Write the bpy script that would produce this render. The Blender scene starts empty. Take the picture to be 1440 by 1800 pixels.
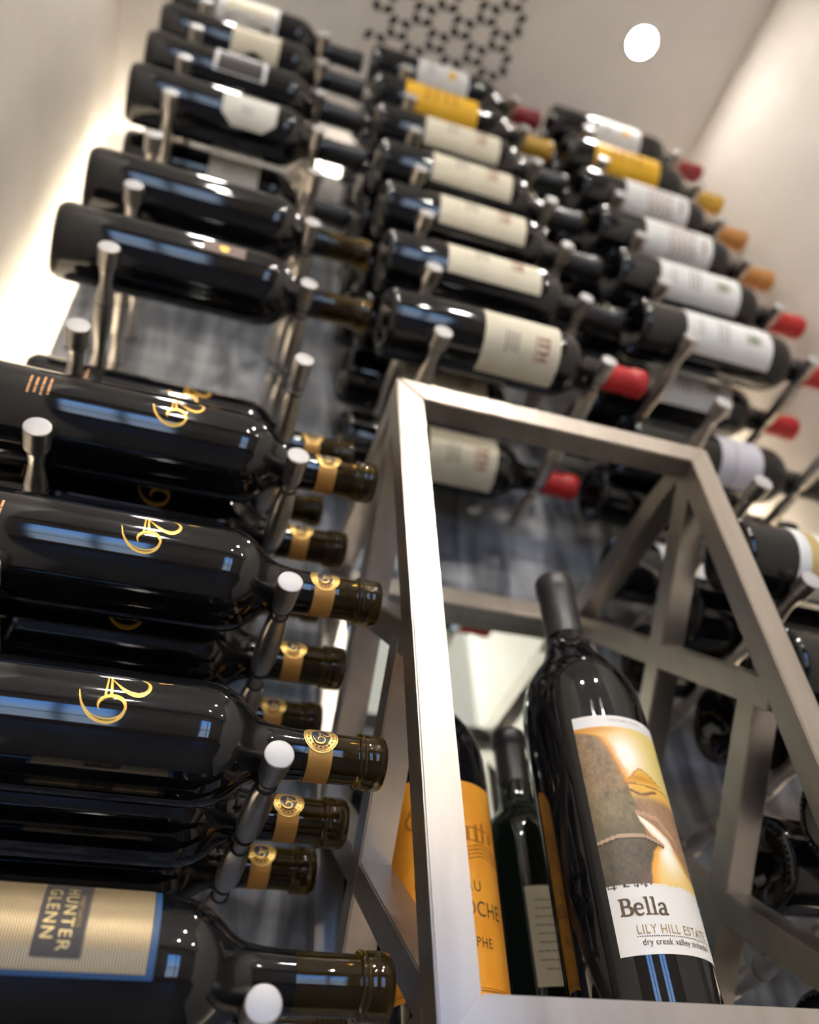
import bpy, bmesh, math, random
from mathutils import Matrix, Vector
random.seed(7)
S = bpy.context.scene
COL = S.collection
PI = math.pi
P = 0.132            # vertical pitch of the peg rows in metres
Z0 = 1.2             # height of peg row 0 above the floor
def W(x, y, z):      # rack units -> metres
    return Vector((x * P, y * P, Z0 + z * P))

# ------------------------------------------------------------------ camera
CR = [[0.949661, -0.309449, -0.048837], [0.184293, 0.677892, -0.711688], [0.253337, 0.666862, 0.700797]]
CC = [0.8368, -3.455, -0.7366]
cam_d = bpy.data.cameras.new('camera')
cam = bpy.data.objects.new('camera', cam_d); COL.objects.link(cam)
m = Matrix.Identity(4)
for i in range(3):
    m[i][0] = CR[0][i]; m[i][1] = -CR[1][i]; m[i][2] = -CR[2][i]
m.translation = W(*CC)
cam.matrix_world = m
cam_d.sensor_fit = 'VERTICAL'; cam_d.sensor_height = 36.0; cam_d.sensor_width = 28.8
cam_d.lens = 36.0 * 1505.62 / 1800.0
cam_d.clip_start = 0.02
cam_d.dof.use_dof = True
cam_d.dof.focus_distance = 4.0 * P
cam_d.dof.aperture_fstop = 3.6
cam_d.dof.aperture_blades = 0
S.camera = cam
# ------------------------------------------------------------------ sky, exposure
world = bpy.data.worlds.new('sky'); S.world = world; world.use_nodes = True
bg = world.node_tree.nodes['Background']
wt = world.node_tree
w_tc = wt.nodes.new('ShaderNodeTexCoord'); w_sp = wt.nodes.new('ShaderNodeSeparateXYZ'); wt.links.new(w_tc.outputs['Generated'], w_sp.inputs[0])
w_mr = wt.nodes.new('ShaderNodeMapRange'); w_mr.inputs[1].default_value = -1; w_mr.inputs[2].default_value = 1; wt.links.new(w_sp.outputs[2], w_mr.inputs[0])
w_rp = wt.nodes.new('ShaderNodeValToRGB'); we = w_rp.color_ramp.elements
we[0].position = .0; we[0].color = (.46, .46, .46, 1); we[1].position = 1.0; we[1].color = (.10, .27, .80, 1)
for q_, c_ in ((.47, (.28, .40, .58, 1)), (.50, (.30, .50, .85, 1)), (.58, (.17, .42, 1.0, 1))):
    k_ = we.new(q_); k_.color = c_
wt.links.new(w_mr.outputs[0], w_rp.inputs[0]); wt.links.new(w_rp.outputs[0], bg.inputs[0]); bg.inputs[1].default_value = 5.5
S.view_settings.view_transform = 'Standard'; S.view_settings.look = 'None'
S.view_settings.exposure = 0.74; S.view_settings.gamma = 1.0
S.view_settings.use_curve_mapping = False
DOWNLIGHT = 130.0; LED = 20.0

# ------------------------------------------------------------------ materials
def newmat(name):
    mt = bpy.data.materials.new(name); mt.use_nodes = True
    return mt, mt.node_tree, mt.node_tree.nodes['Principled BSDF']
def pm(name, col, rough=0.5, metal=0.0, **k):
    mt, nt, b = newmat(name)
    b.inputs['Base Color'].default_value = (*col, 1); b.inputs['Roughness'].default_value = rough
    b.inputs['Metallic'].default_value = metal
    for kk, v in k.items(): b.inputs[kk.replace('_', ' ')].default_value = v
    return mt
def noise_col(mt, c0, c1, scale, stretch=(1, 1, 1), detail=6, p0=.35, p1=.65, coord='Object', rough=None, bump=0):
    nt = mt.node_tree; b = nt.nodes['Principled BSDF']
    tc = nt.nodes.new('ShaderNodeTexCoord'); mp = nt.nodes.new('ShaderNodeMapping'); mp.inputs['Scale'].default_value = stretch
    n = nt.nodes.new('ShaderNodeTexNoise'); n.inputs['Scale'].default_value = scale; n.inputs['Detail'].default_value = detail
    r = nt.nodes.new('ShaderNodeValToRGB')
    r.color_ramp.elements[0].position = p0; r.color_ramp.elements[0].color = (*c0, 1)
    r.color_ramp.elements[1].position = p1; r.color_ramp.elements[1].color = (*c1, 1)
    nt.links.new(tc.outputs[coord], mp.inputs[0]); nt.links.new(mp.outputs[0], n.inputs['Vector'])
    nt.links.new(n.outputs[0], r.inputs[0]); nt.links.new(r.outputs[0], b.inputs['Base Color'])
    if rough:
        q = nt.nodes.new('ShaderNodeMapRange'); q.inputs[3].default_value = rough[0]; q.inputs[4].default_value = rough[1]
        nt.links.new(n.outputs[0], q.inputs[0]); nt.links.new(q.outputs[0], b.inputs['Roughness'])
    if bump:
        bp = nt.nodes.new('ShaderNodeBump'); bp.inputs['Strength'].default_value = bump; bp.inputs['Distance'].default_value = 0.001
        nt.links.new(n.outputs[0], bp.inputs['Height']); nt.links.new(bp.outputs[0], b.inputs['Normal'])
    return mt
def emit(name, col, s):
    mt = bpy.data.materials.new(name); mt.use_nodes = True; nt = mt.node_tree; nt.nodes.clear()
    e = nt.nodes.new('ShaderNodeEmission'); e.inputs[0].default_value = (*col, 1); e.inputs[1].default_value = s
    o = nt.nodes.new('ShaderNodeOutputMaterial'); nt.links.new(e.outputs[0], o.inputs[0]); return mt
M = {}
M['paint'] = noise_col(pm('cream_wall_paint', (.70, .65, .59), .75), (.68, .63, .57), (.72, .67, .61), 9, bump=.05)
M['ceiling'] = noise_col(pm('ceiling_paint', (.89, .86, .82), .8), (.87, .84, .80), (.91, .88, .84), 7)
M['floor'] = noise_col(pm('concrete_floor', (.05, .04, .033), .5), (.04, .032, .026), (.06, .05, .042), 5)
M['room'] = pm('room_wall_paint', (.80, .76, .70), .8)
M['wood'] = noise_col(pm('brown_wood', (.16, .08, .05), .5), (.10, .05, .03), (.22, .12, .07), 6, (1, 1, 8))
M['alu'] = noise_col(pm('satin_aluminium', (.66, .62, .57), .3, 1.0), (.62, .58, .53), (.71, .67, .62), 60, (1, 1, 6), rough=(.24, .38))
M['alu_end'] = pm('machined_aluminium_face', (.50, .485, .47), .5, .3)
M['rubber'] = pm('black_rubber', (.006, .006, .006), .45)
M['steel'] = noise_col(pm('brushed_stainless', (.50, .45, .40), .3, 1.0), (.47, .42, .37), (.53, .48, .43), 70, (1, 1, .15), detail=3, rough=(.30, .40))
M['glass'] = noise_col(pm('dark_bottle_glass', (.004, .004, .005), .05, Specular_IOR_Level=.6), (.003, .003, .004), (.006, .006, .007), 25, rough=(.03, .075))
M['glass_green'] = pm('dark_green_bottle_glass', (.006, .010, .007), .05, Specular_IOR_Level=.6)
M['olive'] = pm('olive_bottle_glass', (.22, .135, .015), .015, Transmission_Weight=.95, IOR=1.45)
M['cork'] = noise_col(pm('cork', (.22, .14, .04), .8), (.015, .009, .002), (.16, .095, .02), 70)
M['mirror'] = pm('green_tinted_mirror', (.80, .88, .84), .02, 1.0)
M['gold'] = pm('gold_print', (.80, .42, .07), .34, .55)
M['copper'] = pm('copper_print', (.55, .27, .12), .4, .4)
M['strap'] = pm('gold_paper_strap', (.55, .27, .06), .5, .25)
M['seal'] = pm('gold_seal', (.78, .50, .13), .35, .55)
M['ink'] = pm('black_ink', (.015, .013, .012), .6)
M['brown_ink'] = pm('brown_ink', (.11, .06, .02), .6)
M['tan_ink'] = pm('tan_ink', (.42, .28, .11), .6)
M['grey_ink'] = pm('grey_ink', (.30, .27, .23), .7)
M['red_ink'] = pm('red_brown_ink', (.28, .09, .05), .7)
M['green_ink'] = pm('green_ink', (.18, .22, .09), .7)
M['gold_ink'] = pm('pale_gold_print', (.62, .47, .2), .4, .4)
M['cream'] = noise_col(pm('cream_label', (.73, .66, .50), .7), (.70, .63, .47), (.76, .69, .53), 40)
M['white'] = noise_col(pm('white_label', (.80, .79, .76), .7), (.77, .76, .73), (.83, .82, .79), 40)
M['ivory'] = noise_col(pm('ivory_label', (.76, .73, .64), .7), (.72, .69, .6), (.79, .76, .68), 40)
M['lavender'] = pm('lavender_grey_label', (.62, .59, .64), .6)
M['yellow'] = noise_col(pm('yellow_label', (.88, .48, .012), .6), (.84, .44, .008), (.92, .53, .02), 30)
M['orange'] = noise_col(pm('orange_label', (.90, .34, .015), .6), (.86, .30, .01), (.94, .38, .025), 30)
M['brownlab'] = pm('brown_label', (.16, .10, .07), .5)
M['blacklab'] = pm('charcoal_label_block', (.045, .035, .032), .6)
M['blue'] = pm('blue_label_edge', (.012, .065, .17), .5); M['navy'] = pm('navy_print', (.01, .015, .04), .5); M['room_dark'] = pm('brown_room_wall', (.24, .20, .17), .8)
M['cap_red'] = pm('red_capsule', (.52, .02, .02), .35)
M['cap_dred'] = pm('dark_red_capsule', (.25, .015, .02), .35)
M['cap_yel'] = pm('yellow_capsule', (.62, .36, .04), .35)
M['cap_org'] = pm('copper_capsule', (.55, .24, .06), .35)
M['cap_blk'] = pm('black_capsule', (.012, .011, .011), .35)
M['cap_gry'] = pm('charcoal_capsule', (.03, .026, .026), .38)
M['vent'] = pm('vent_cream_metal', (.86, .82, .77), .7)
M['duct'] = pm('black_duct', (.004, .004, .004), .9)
M['lamp'] = emit('downlight_lens', (1, .955, .89), DOWNLIGHT)
M['led'] = emit('led_tape', (1, .89, .70), LED); M['led_top'] = emit('led_tape_top', (1, .92, .80), LED * 2.4)
M['frame_dark'] = pm('window_frame_dark', (.05, .05, .05), .5)

# striped gold label material (UV driven)
mt, nt, b = newmat('gold_striped_label'); M['stripes'] = mt
tc = nt.nodes.new('ShaderNodeTexCoord'); sp = nt.nodes.new('ShaderNodeSeparateXYZ'); nt.links.new(tc.outputs['UV'], sp.inputs[0])
mu = nt.nodes.new('ShaderNodeMath'); mu.operation = 'MULTIPLY'; mu.inputs[1].default_value = 62 * 2 * PI; nt.links.new(sp.outputs[1], mu.inputs[0])
sn = nt.nodes.new('ShaderNodeMath'); sn.operation = 'SINE'; nt.links.new(mu.outputs[0], sn.inputs[0])
rp = nt.nodes.new('ShaderNodeValToRGB'); rp.color_ramp.elements[0].position = .0; rp.color_ramp.elements[0].color = (.10, .07, .04, 1)
rp.color_ramp.elements[1].position = .55; rp.color_ramp.elements[1].color = (.62, .46, .24, 1)
nt.links.new(sn.outputs[0], rp.inputs[0]); nt.links.new(rp.outputs[0], b.inputs['Base Color'])
b.inputs['Roughness'].default_value = .38; b.inputs['Metallic'].default_value = .35
# painted label (colour attribute)
mt, nt, b = newmat('landscape_label'); M['art'] = mt
ca = nt.nodes.new('ShaderNodeVertexColor'); ca.layer_name = 'Col'; nt.links.new(ca.outputs[0], b.inputs['Base Color']); b.inputs['Roughness'].default_value = .45
# grey streaked wall panel
mt, nt, b = newmat('grey_streaked_panel'); M['panel'] = mt
tc = nt.nodes.new('ShaderNodeTexCoord')
mp = nt.nodes.new('ShaderNodeMapping'); mp.inputs['Scale'].default_value = (9, 1, 1.6); nt.links.new(tc.outputs['Object'], mp.inputs[0])
n1 = nt.nodes.new('ShaderNodeTexNoise'); n1.inputs['Scale'].default_value = 3.2; n1.inputs['Detail'].default_value = 7; n1.inputs['Distortion'].default_value = 1.2
nt.links.new(mp.outputs[0], n1.inputs['Vector'])
mp2 = nt.nodes.new('ShaderNodeMapping'); mp2.inputs['Scale'].default_value = (2, 1, 5); nt.links.new(tc.outputs['Object'], mp2.inputs[0])
n2 = nt.nodes.new('ShaderNodeTexNoise'); n2.inputs['Scale'].default_value = 4; n2.inputs['Detail'].default_value = 4; nt.links.new(mp2.outputs[0], n2.inputs['Vector'])
ad = nt.nodes.new('ShaderNodeMixRGB'); ad.inputs[0].default_value = .42; nt.links.new(n1.outputs[0], ad.inputs[1]); nt.links.new(n2.outputs[0], ad.inputs[2])
rp = nt.nodes.new('ShaderNodeValToRGB'); e = rp.color_ramp.elements
e[0].position = .36; e[0].color = (.07, .075, .085, 1); e[1].position = .66; e[1].color = (.50, .50, .51, 1)
k = e.new(.5); k.color = (.22, .225, .24, 1)
nt.links.new(ad.outputs[0], rp.inputs[0]); nt.links.new(rp.outputs[0], b.inputs['Base Color']); b.inputs['Roughness'].default_value = .5

# ------------------------------------------------------------------ object helpers
def link(name, me, mat, parent=None, loc=None):
    o = bpy.data.objects.new(name, me); COL.objects.link(o)
    if mat is not None and not me.materials: me.materials.append(mat)
    if parent is not None: o.parent = parent
    if loc is not None: o.location = loc
    return o
def thing(name, label, cat, loc=(0, 0, 0), rot=None, group=None):
    o = bpy.data.objects.new(name, None); COL.objects.link(o); o.empty_display_size = .02
    o.location = loc
    if rot is not None: o.rotation_euler = rot
    o['label'] = label; o['category'] = cat
    if group: o['group'] = group
    return o
def tag(o, label, cat, group=None):
    o['label'] = label; o['category'] = cat
    if group: o['group'] = group
    return o
def struct(o, label=None):
    o['kind'] = 'structure'
    if label: o['label'] = label
    return o
def copy_tree(o, parent=None):
    c = o.copy(); COL.objects.link(c); c.parent = parent
    for ch in list(o.children): copy_tree(ch, c)
    return c
def mesh(name, v, f, smooth=False):
    me = bpy.data.meshes.new(name); me.from_pydata([tuple(q) for q in v], [], f)
    bm = bmesh.new(); bm.from_mesh(me); bmesh.ops.recalc_face_normals(bm, faces=bm.faces); bm.to_mesh(me); bm.free()
    if smooth: me.shade_smooth()
    return me
def box(name, a, b, mat, parent=None, bevel=0):
    (x0, y0, z0), (x1, y1, z1) = a, b
    c = Vector(((x0 + x1) / 2, (y0 + y1) / 2, (z0 + z1) / 2))
    bm = bmesh.new(); bmesh.ops.create_cube(bm, size=1, matrix=Matrix.Diagonal((abs(x1 - x0), abs(y1 - y0), abs(z1 - z0), 1)))
    if bevel: bmesh.ops.bevel(bm, geom=bm.edges[:], offset=bevel, segments=2, affect='EDGES')
    me = bpy.data.meshes.new(name); bm.to_mesh(me); bm.free()
    if parent is not None: c = c - parent.location
    return link(name, me, mat, parent, c)
def lathe(name, prof, seg=40, sharp=40):
    """prof: list of (r, z); closed at r == 0 ends"""
    v = []; f = []; rings = []
    for r, z in prof:
        if r < 1e-7: v.append((0, 0, z)); rings.append([len(v) - 1])
        else:
            rings.append(list(range(len(v), len(v) + seg)))
            v += [(r * math.cos(2 * PI * i / seg), r * math.sin(2 * PI * i / seg), z) for i in range(seg)]
    for a, b in zip(rings, rings[1:]):
        for i in range(seg):
            j = (i + 1) % seg
            if len(a) == 1 and len(b) == 1: continue
            if len(a) == 1: f.append((a[0], b[j], b[i]))
            elif len(b) == 1: f.append((a[i], a[j], b[0]))
            else: f.append((a[i], a[j], b[j], b[i]))
    me = mesh(name, v, f, True)
    me.set_sharp_from_angle(angle=math.radians(sharp))
    return me
def torus(name, R, r, z, seg=28, ms=8):
    prof = [(R + r * math.cos(2 * PI * i / ms), z + r * math.sin(2 * PI * i / ms)) for i in range(ms + 1)]
    return lathe(name, prof, seg, 80)
# labels: patches wrapped round a bottle axis; angle 0 faces -Y, + goes to +X (reading direction)
def cylpt(R, a, z): return (R * math.sin(a), -R * math.cos(a), z)
def patch(name, R, a0, a1, z0, z1, shape=None, th=.00035, na=26, nz=16, colour=None):
    """shape(u,v)->(u,v) remaps unit square; UV stored; skirt gives thickness"""
    v = []; uv = []
    for j in range(nz + 1):
        for i in range(na + 1):
            u, w = i / na, j / nz
            if shape: u, w = shape(u, w)
            v.append(cylpt(R + th, a0 + (a1 - a0) * u, z0 + (z1 - z0) * w)); uv.append((u, w))
    f = [(j * (na + 1) + i, j * (na + 1) + i + 1, (j + 1) * (na + 1) + i + 1, (j + 1) * (na + 1) + i) for j in range(nz) for i in range(na)]
    ring = list(range(na + 1)) + [j * (na + 1) + na for j in range(1, nz + 1)] + [nz * (na + 1) + i for i in range(na - 1, -1, -1)] + [j * (na + 1) for j in range(nz - 1, 0, -1)]
    n0 = len(v)
    for k in ring:
        q = Vector(v[k]); rr = math.hypot(q.x, q.y); s = (R - .0002) / rr; v.append((q.x * s, q.y * s, q.z)); uv.append(uv[k])
    n = len(ring)
    for k in range(n): f.append((ring[k], n0 + k, n0 + (k + 1) % n, ring[(k + 1) % n]))
    me = bpy.data.meshes.new(name); me.from_pydata(v, [], f)
    L = me.uv_layers.new(name='UVMap')
    for lp in me.loops: L.data[lp.index].uv = uv[lp.vertex_index]
    if colour:
        at = me.color_attributes.new('Col', 'FLOAT_COLOR', 'POINT')
        for k, t in enumerate(uv): at.data[k].color = (*colour(*t), 1)
    me.shade_smooth(); me.set_sharp_from_angle(angle=math.radians(50))
    return me
def ribbon(pts, wid, n=10):
    """variable width stroke through 2-D points (Catmull-Rom) -> verts, quads"""
    pts = [Vector(p) for p in pts]; Q = []; Wd = []
    for i in range(len(pts) - 1):
        p0 = pts[max(i - 1, 0)]; p1 = pts[i]; p2 = pts[i + 1]; p3 = pts[min(i + 2, len(pts) - 1)]
        for k in range(n):
            t = k / n
            Q.append(.5 * ((2 * p1) + (p2 - p0) * t + (2 * p0 - 5 * p1 + 4 * p2 - p3) * t * t + (3 * p1 - p0 - 3 * p2 + p3) * t ** 3))
            Wd.append(wid[i] + (wid[i + 1] - wid[i]) * t)
    Q.append(pts[-1]); Wd.append(wid[-1])
    v = []; f = []
    for i, q in enumerate(Q):
        d = (Q[min(i + 1, len(Q) - 1)] - Q[max(i - 1, 0)]).normalized(); nrm = Vector((-d.y, d.x)) * Wd[i] / 2
        v += [q + nrm, q - nrm]
        if i: f.append((2 * i - 2, 2 * i - 1, 2 * i + 1, 2 * i))
    return v, f
def join2(parts):
    V = []; F = []
    for v, f in parts:
        n = len(V); V += [Vector((q[0], q[1])) for q in v]; F += [tuple(i + n for i in t) for t in f]
    return V, F
def rect2(x0, y0, x1, y1, n=6):
    v = []; f = []
    for i in range(n + 1):
        x = x0 + (x1 - x0) * i / n; v += [(x, y0), (x, y1)]
        if i: f.append((2 * i - 2, 2 * i, 2 * i + 1, 2 * i - 1))
    return v, f
def disc2(cx, cy, r, n=28, r0=0):
    v = []; f = []
    if r0 <= 0: r0 = r * .02
    for i in range(n):
        a = 2 * PI * i / n
        v += [(cx + r * math.cos(a), cy + r * math.sin(a)), (cx + r0 * math.cos(a), cy + r0 * math.sin(a))]
        j = (i + 1) % n; f.append((2 * i, 2 * j, 2 * j + 1, 2 * i + 1))
    return v, f
_tc = {}
def text2(s, size, x=0, y=0, sx=1.0, align='CENTER', spacing=1.0):
    """filled text outline (2-D) from Blender's built-in font"""
    key = (s, spacing)
    if key not in _tc:
        cu = bpy.data.curves.new('txt', 'FONT'); cu.body = s; cu.size = 1; cu.space_character = spacing; cu.resolution_u = 3
        o = bpy.data.objects.new('txt', cu); COL.objects.link(o)
        dg = bpy.context.evaluated_depsgraph_get(); dg.update()
        me = bpy.data.meshes.new_from_object(o.evaluated_get(dg))
        bm = bmesh.new(); bm.from_mesh(me)
        bmesh.ops.remove_doubles(bm, verts=bm.verts, dist=1e-5)
        for _ in range(3):
            ed = [e for e in bm.edges if e.calc_length() > .22]
            if not ed: break
            bmesh.ops.subdivide_edges(bm, edges=ed, cuts=1)
        bmesh.ops.triangulate(bm, faces=bm.faces[:])
        bm.verts.index_update()
        _tc[key] = ([(q.co.x, q.co.y) for q in bm.verts], [tuple(q.index for q in fc.verts) for fc in bm.faces])
        bm.free(); bpy.data.objects.remove(o); bpy.data.curves.remove(cu); bpy.data.meshes.remove(me)
    v, f = _tc[key]
    x0 = min(q[0] for q in v); x1 = max(q[0] for q in v)
    off = {'CENTER': (x0 + x1) / 2, 'LEFT': x0, 'RIGHT': x1}[align]
    return [(x + (q[0] - off) * size * sx, y + q[1] * size) for q in v], f
def wrap(name, vf, R, a_c=0.0, z_c=0.0, th=.0007):
    """2-D print wrapped on radius R; x runs round the bottle, y along its axis"""
    V, F = vf
    me = bpy.data.meshes.new(name)
    me.from_pydata([cylpt(R + th, a_c + q[0] / R, z_c + q[1]) for q in V], [], F)
    bm = bmesh.new(); bm.from_mesh(me)
    for fc in bm.faces:
        c = fc.calc_center_median(); fc.normal_update()
        if fc.normal.x * c.x + fc.normal.y * c.y < 0: fc.normal_flip()
    bm.to_mesh(me); bm.free(); me.shade_smooth()
    return me
def lines2(x0, x1, y0, n, step, h, seed=1, gap=.5):
    """rows of word-like dashes for small print too fine to read"""
    rnd = random.Random(seed); out = []
    for r in range(n):
        x = x0 + rnd.random() * (x1 - x0) * .12; y = y0 - r * step
        end = x1 - rnd.random() * (x1 - x0) * .15
        while x < end:
            w = h * (1.2 + rnd.random() * 2.6); out.append(rect2(x, y, min(x + w, end), y + h * .62, 2)); x += w + h * gap
    return join2(out)
# ------------------------------------------------------------------ the room
HC = 12.5            # ceiling height in rack units
XL, XR = -1.2, 7.38  # alcove side walls
YB = 2.62            # back wall behind the panel
T = .06
def wbox(name, a, b, mat, label=None):
    return struct(box(name, W(*a), W(*b), mat), label)
fz = -Z0 / P
wbox('wall_left', (XL - .4, -6.5, fz), (XL, YB, HC), M['paint'])
wbox('wall_right', (XR, -6.5, fz), (XR + .4, YB, HC), M['paint'])
wbox('wall_back', (XL - .4, YB, fz), (XR + .4, YB + .5, HC), M['paint'])
wbox('wall_front_left', (-14, -7.0, fz), (XL - .4, -6.5, HC), M['room'])
wbox('wall_front_right', (XR + .4, -7.0, fz), (20, -6.5, HC), M['room'])
wbox('wall_side_left', (-14.5, -26, fz), (-14, -6.5, HC), M['room'])
wbox('wall_side_right', (20, -26, fz), (20.5, -6.5, HC), M['room'])
wbox('floor', (-14.5, -26.5, fz - .5), (20.5, YB + .5, fz), M['floor'])
# rear wall of the room with a daylight window opposite the rack
wx0, wx1, wz0, wz1 = -4.2, 9.8, -7.2, 7.2
wm0, wm1 = .4, 5.0      # solid pier between the two windows
ry0, ry1 = -26.5, -26.0
wv = []; wf = []
def addbox(a, b):
    n = len(wv)
    for z in (a[2], b[2]):
        for x, y in ((a[0], a[1]), (b[0], a[1]), (b[0], b[1]), (a[0], b[1])): wv.append(W(x, y, z))
    wf.extend([tuple(i + n for i in t) for t in ((0, 3, 2, 1), (4, 5, 6, 7), (0, 1, 5, 4), (1, 2, 6, 5), (2, 3, 7, 6), (3, 0, 4, 7))])
addbox((-14.5, ry0, fz), (wx0, ry1, HC)); addbox((wx1, ry0, fz), (20.5, ry1, HC)); addbox((wx0, ry0, wz1), (wx1, ry1, HC)); addbox((wx0, ry0, fz), (wx1, ry1, wz0)); addbox((wm0, ry0, wz0), (wm1, ry1, wz1))
struct(link('wall_rear', mesh('wall_rear', wv, wf), M['room_dark']))
wv = []; wf = []
for x in (wx0, -1.9, wm0 - .3, wm1, 7.2, wx1 - .3): addbox((x, ry0 + .1, wz0), (x + .3, ry1 + .1, wz1))
for z in (wz0, -1.2, wz1 - .3): addbox((wx0, ry0 + .1, z), (wx1, ry1 + .1, z + .3))
struct(link('window_1', mesh('window_1', wv, wf), M['frame_dark']))
wbox('trim_1', (-14, -26, fz), (20, -25.4, wz0 - .4), M['wood'], 'brown wooden dado under the window')
# ceiling with the vent opening cut out
VX0, VX1, VY0, VY1 = 1.95, 4.22, -2.15, .42
wv = []; wf = []
addbox((-14.5, -26.5, HC), (VX0, YB + .5, HC + .5)); addbox((VX1, -26.5, HC), (20.5, YB + .5, HC + .5))
addbox((VX0, -26.5, HC), (VX1, VY0, HC + .5)); addbox((VX0, VY1, HC), (VX1, YB + .5, HC + .5))
struct(link('ceiling', mesh('ceiling', wv, wf), M['ceiling']))
# grey panel standing off the back wall
PY = 2.17
struct(box('wall_panel', W(-.68, PY, -6), W(6.83, PY + .1, 12.2), M['panel']), 'grey streaked panel behind the wine pegs')
wv = []; wf = []
for x in (0.2, 3.2, 6.0):
    addbox((x, PY + .1, -6), (x + .3, YB, 11.6))
struct(link('trim_2', mesh('trim_2', wv, wf), M['frame_dark']), 'battens between the grey panel and the back wall')
def led(x, lab):
    t = thing('led_strip', lab, 'light strip', W(x, PY + .14, -6))
    box('diffuser', W(x - .03, PY + .115, -6), W(x + .03, PY + .2, 11.6), M['led'], t)
    box('channel', W(x - .045, PY + .1, -6), W(x + .045, PY + .115, 11.6), M['alu'], t)
led(-.62, 'warm glowing light strip behind the left edge of the grey panel')
led(6.77, 'warm glowing light strip behind the right edge of the grey panel')

t = thing('led_strip', 'warm glowing light strip behind the top edge of the grey panel', 'light strip', W(3, PY + .14, 12.1))
box('diffuser', W(-.5, PY + .115, 12.1), W(6.65, PY + .2, 12.18), M['led_top'], t)
box('channel', W(-.5, PY + .1, 12.09), W(6.65, PY + .115, 12.19), M['alu'], t)
# ceiling vent: pierced plate with rosettes over a black duct
t = thing('ceiling_vent', 'square cream ceiling vent pierced with black star rosettes', 'vent', W((VX0 + VX1) / 2, (VY0 + VY1) / 2, HC))
cu = bpy.data.curves.new('grille', 'CURVE'); cu.dimensions = '2D'; cu.fill_mode = 'BOTH'; cu.extrude = .0008
def poly(pts):
    s = cu.splines.new('POLY'); s.points.add(len(pts) - 1); s.use_cyclic_u = True
    for q, p in zip(s.points, pts): q.co = (p[0] * P, p[1] * P, 0, 1)
cx, cy = (VX0 + VX1) / 2, (VY0 + VY1) / 2
poly([(VX0 - .03 - cx, VY0 - .03 - cy), (VX1 + .03 - cx, VY0 - .03 - cy), (VX1 + .03 - cx, VY1 + .03 - cy), (VX0 - .03 - cx, VY1 + .03 - cy)])
holes = []
def rg_(a): return (-.30, .30, .30, -.30)[a % 4] + (PI if 2 <= a <= 5 else 0)
rows = [(.0 - .272 * k, 2.19 + (.285 if k % 2 else 0)) for k in range(-1, 8)]
for yy, xs in rows:
    for q in range(-1, 5):
        x0 = xs + .57 * q
        for a in range(8):
            th = PI / 8 + a * PI / 4
            hx, hy = x0 + .208 * math.cos(th), yy + .200 * math.sin(th)
            if any(abs(hx - q0) + abs(hy - q1) < .05 for q0, q1 in holes): continue
            holes.append((hx, hy))
            od = (PI / 4 if a % 4 in (0, 1) else -PI / 4) + rg_(a); c, s_ = math.cos(od), math.sin(od)
            pts = []
            for (u, v) in ((-.088, -.010), (-.02, -.052), (.055, -.048), (.084, 0), (.055, .048), (-.02, .052), (-.088, .010)):
                pts.append((hx + u * c - v * s_, hy + (u * s_ + v * c) * .96))
            if all(VX0 + .02 < p[0] < VX1 - .02 and VY0 + .02 < p[1] < VY1 - .02 for p in pts):
                poly([(p[0] - cx, p[1] - cy) for p in pts])
o = bpy.data.objects.new('grille_src', cu); COL.objects.link(o)
dg = bpy.context.evaluated_depsgraph_get(); dg.update()
me = bpy.data.meshes.new_from_object(o.evaluated_get(dg)); bpy.data.objects.remove(o)
me.materials.clear()
link('grille', me, M['vent'], t, (0, 0, -.001))
wv = []; wf = []
addbox((VX0 + .005, VY0 + .005, HC + .03), (VX1 - .005, VY1 - .005, HC + .45))
link('duct', mesh('duct', [Vector(q) - t.location for q in wv], wf), M['duct'], t)

# downlights: the outer four behind the camera are added to light the rack
lens_me = lathe('lens', [(0, 0), (.026, 0), (.026, -.0015), (0, -.0015)], 32)
lens2_me = lens_me.copy()
M['lamp2'] = emit('room_downlight_lens', (1, .95, .87), 1260.0)
ring_me = lathe('trim_ring', [(.026, 0), (.026, -.003), (.030, -.004), (.036, -.002), (.037, 0)], 32)
dl = [(5.87, -.86, 'round white downlight glowing in the ceiling by the right wall'),
      (.35, -1.3, 'round downlight in the ceiling above the left column of bottles'),
      (.35, -9.5, 'round downlight behind the camera, near row, second from left'), (5.87, -9.5, 'round downlight behind the camera, near row, third from left'),
      (-6, -9.5, 'unseen round downlight added behind the camera, near row, leftmost'), (12.5, -9.5, 'unseen round downlight added behind the camera, near row, rightmost'),
      (.35, -17, 'round downlight behind the camera, far row, second from left'), (5.87, -17, 'round downlight behind the camera, far row, third from left'),
      (-6, -17, 'unseen round downlight added behind the camera, far row, leftmost'), (12.5, -17, 'unseen round downlight added behind the camera, far row, rightmost')]
for x, y, lab in dl:
    t = thing('downlight', lab, 'ceiling light', W(x, y, HC), group='ceiling downlights')
    link('lens', lens_me if y > -5 else lens2_me, M['lamp'] if y > -5 else M['lamp2'], t); link('trim_ring', ring_me, M['ceiling'], t)

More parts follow.
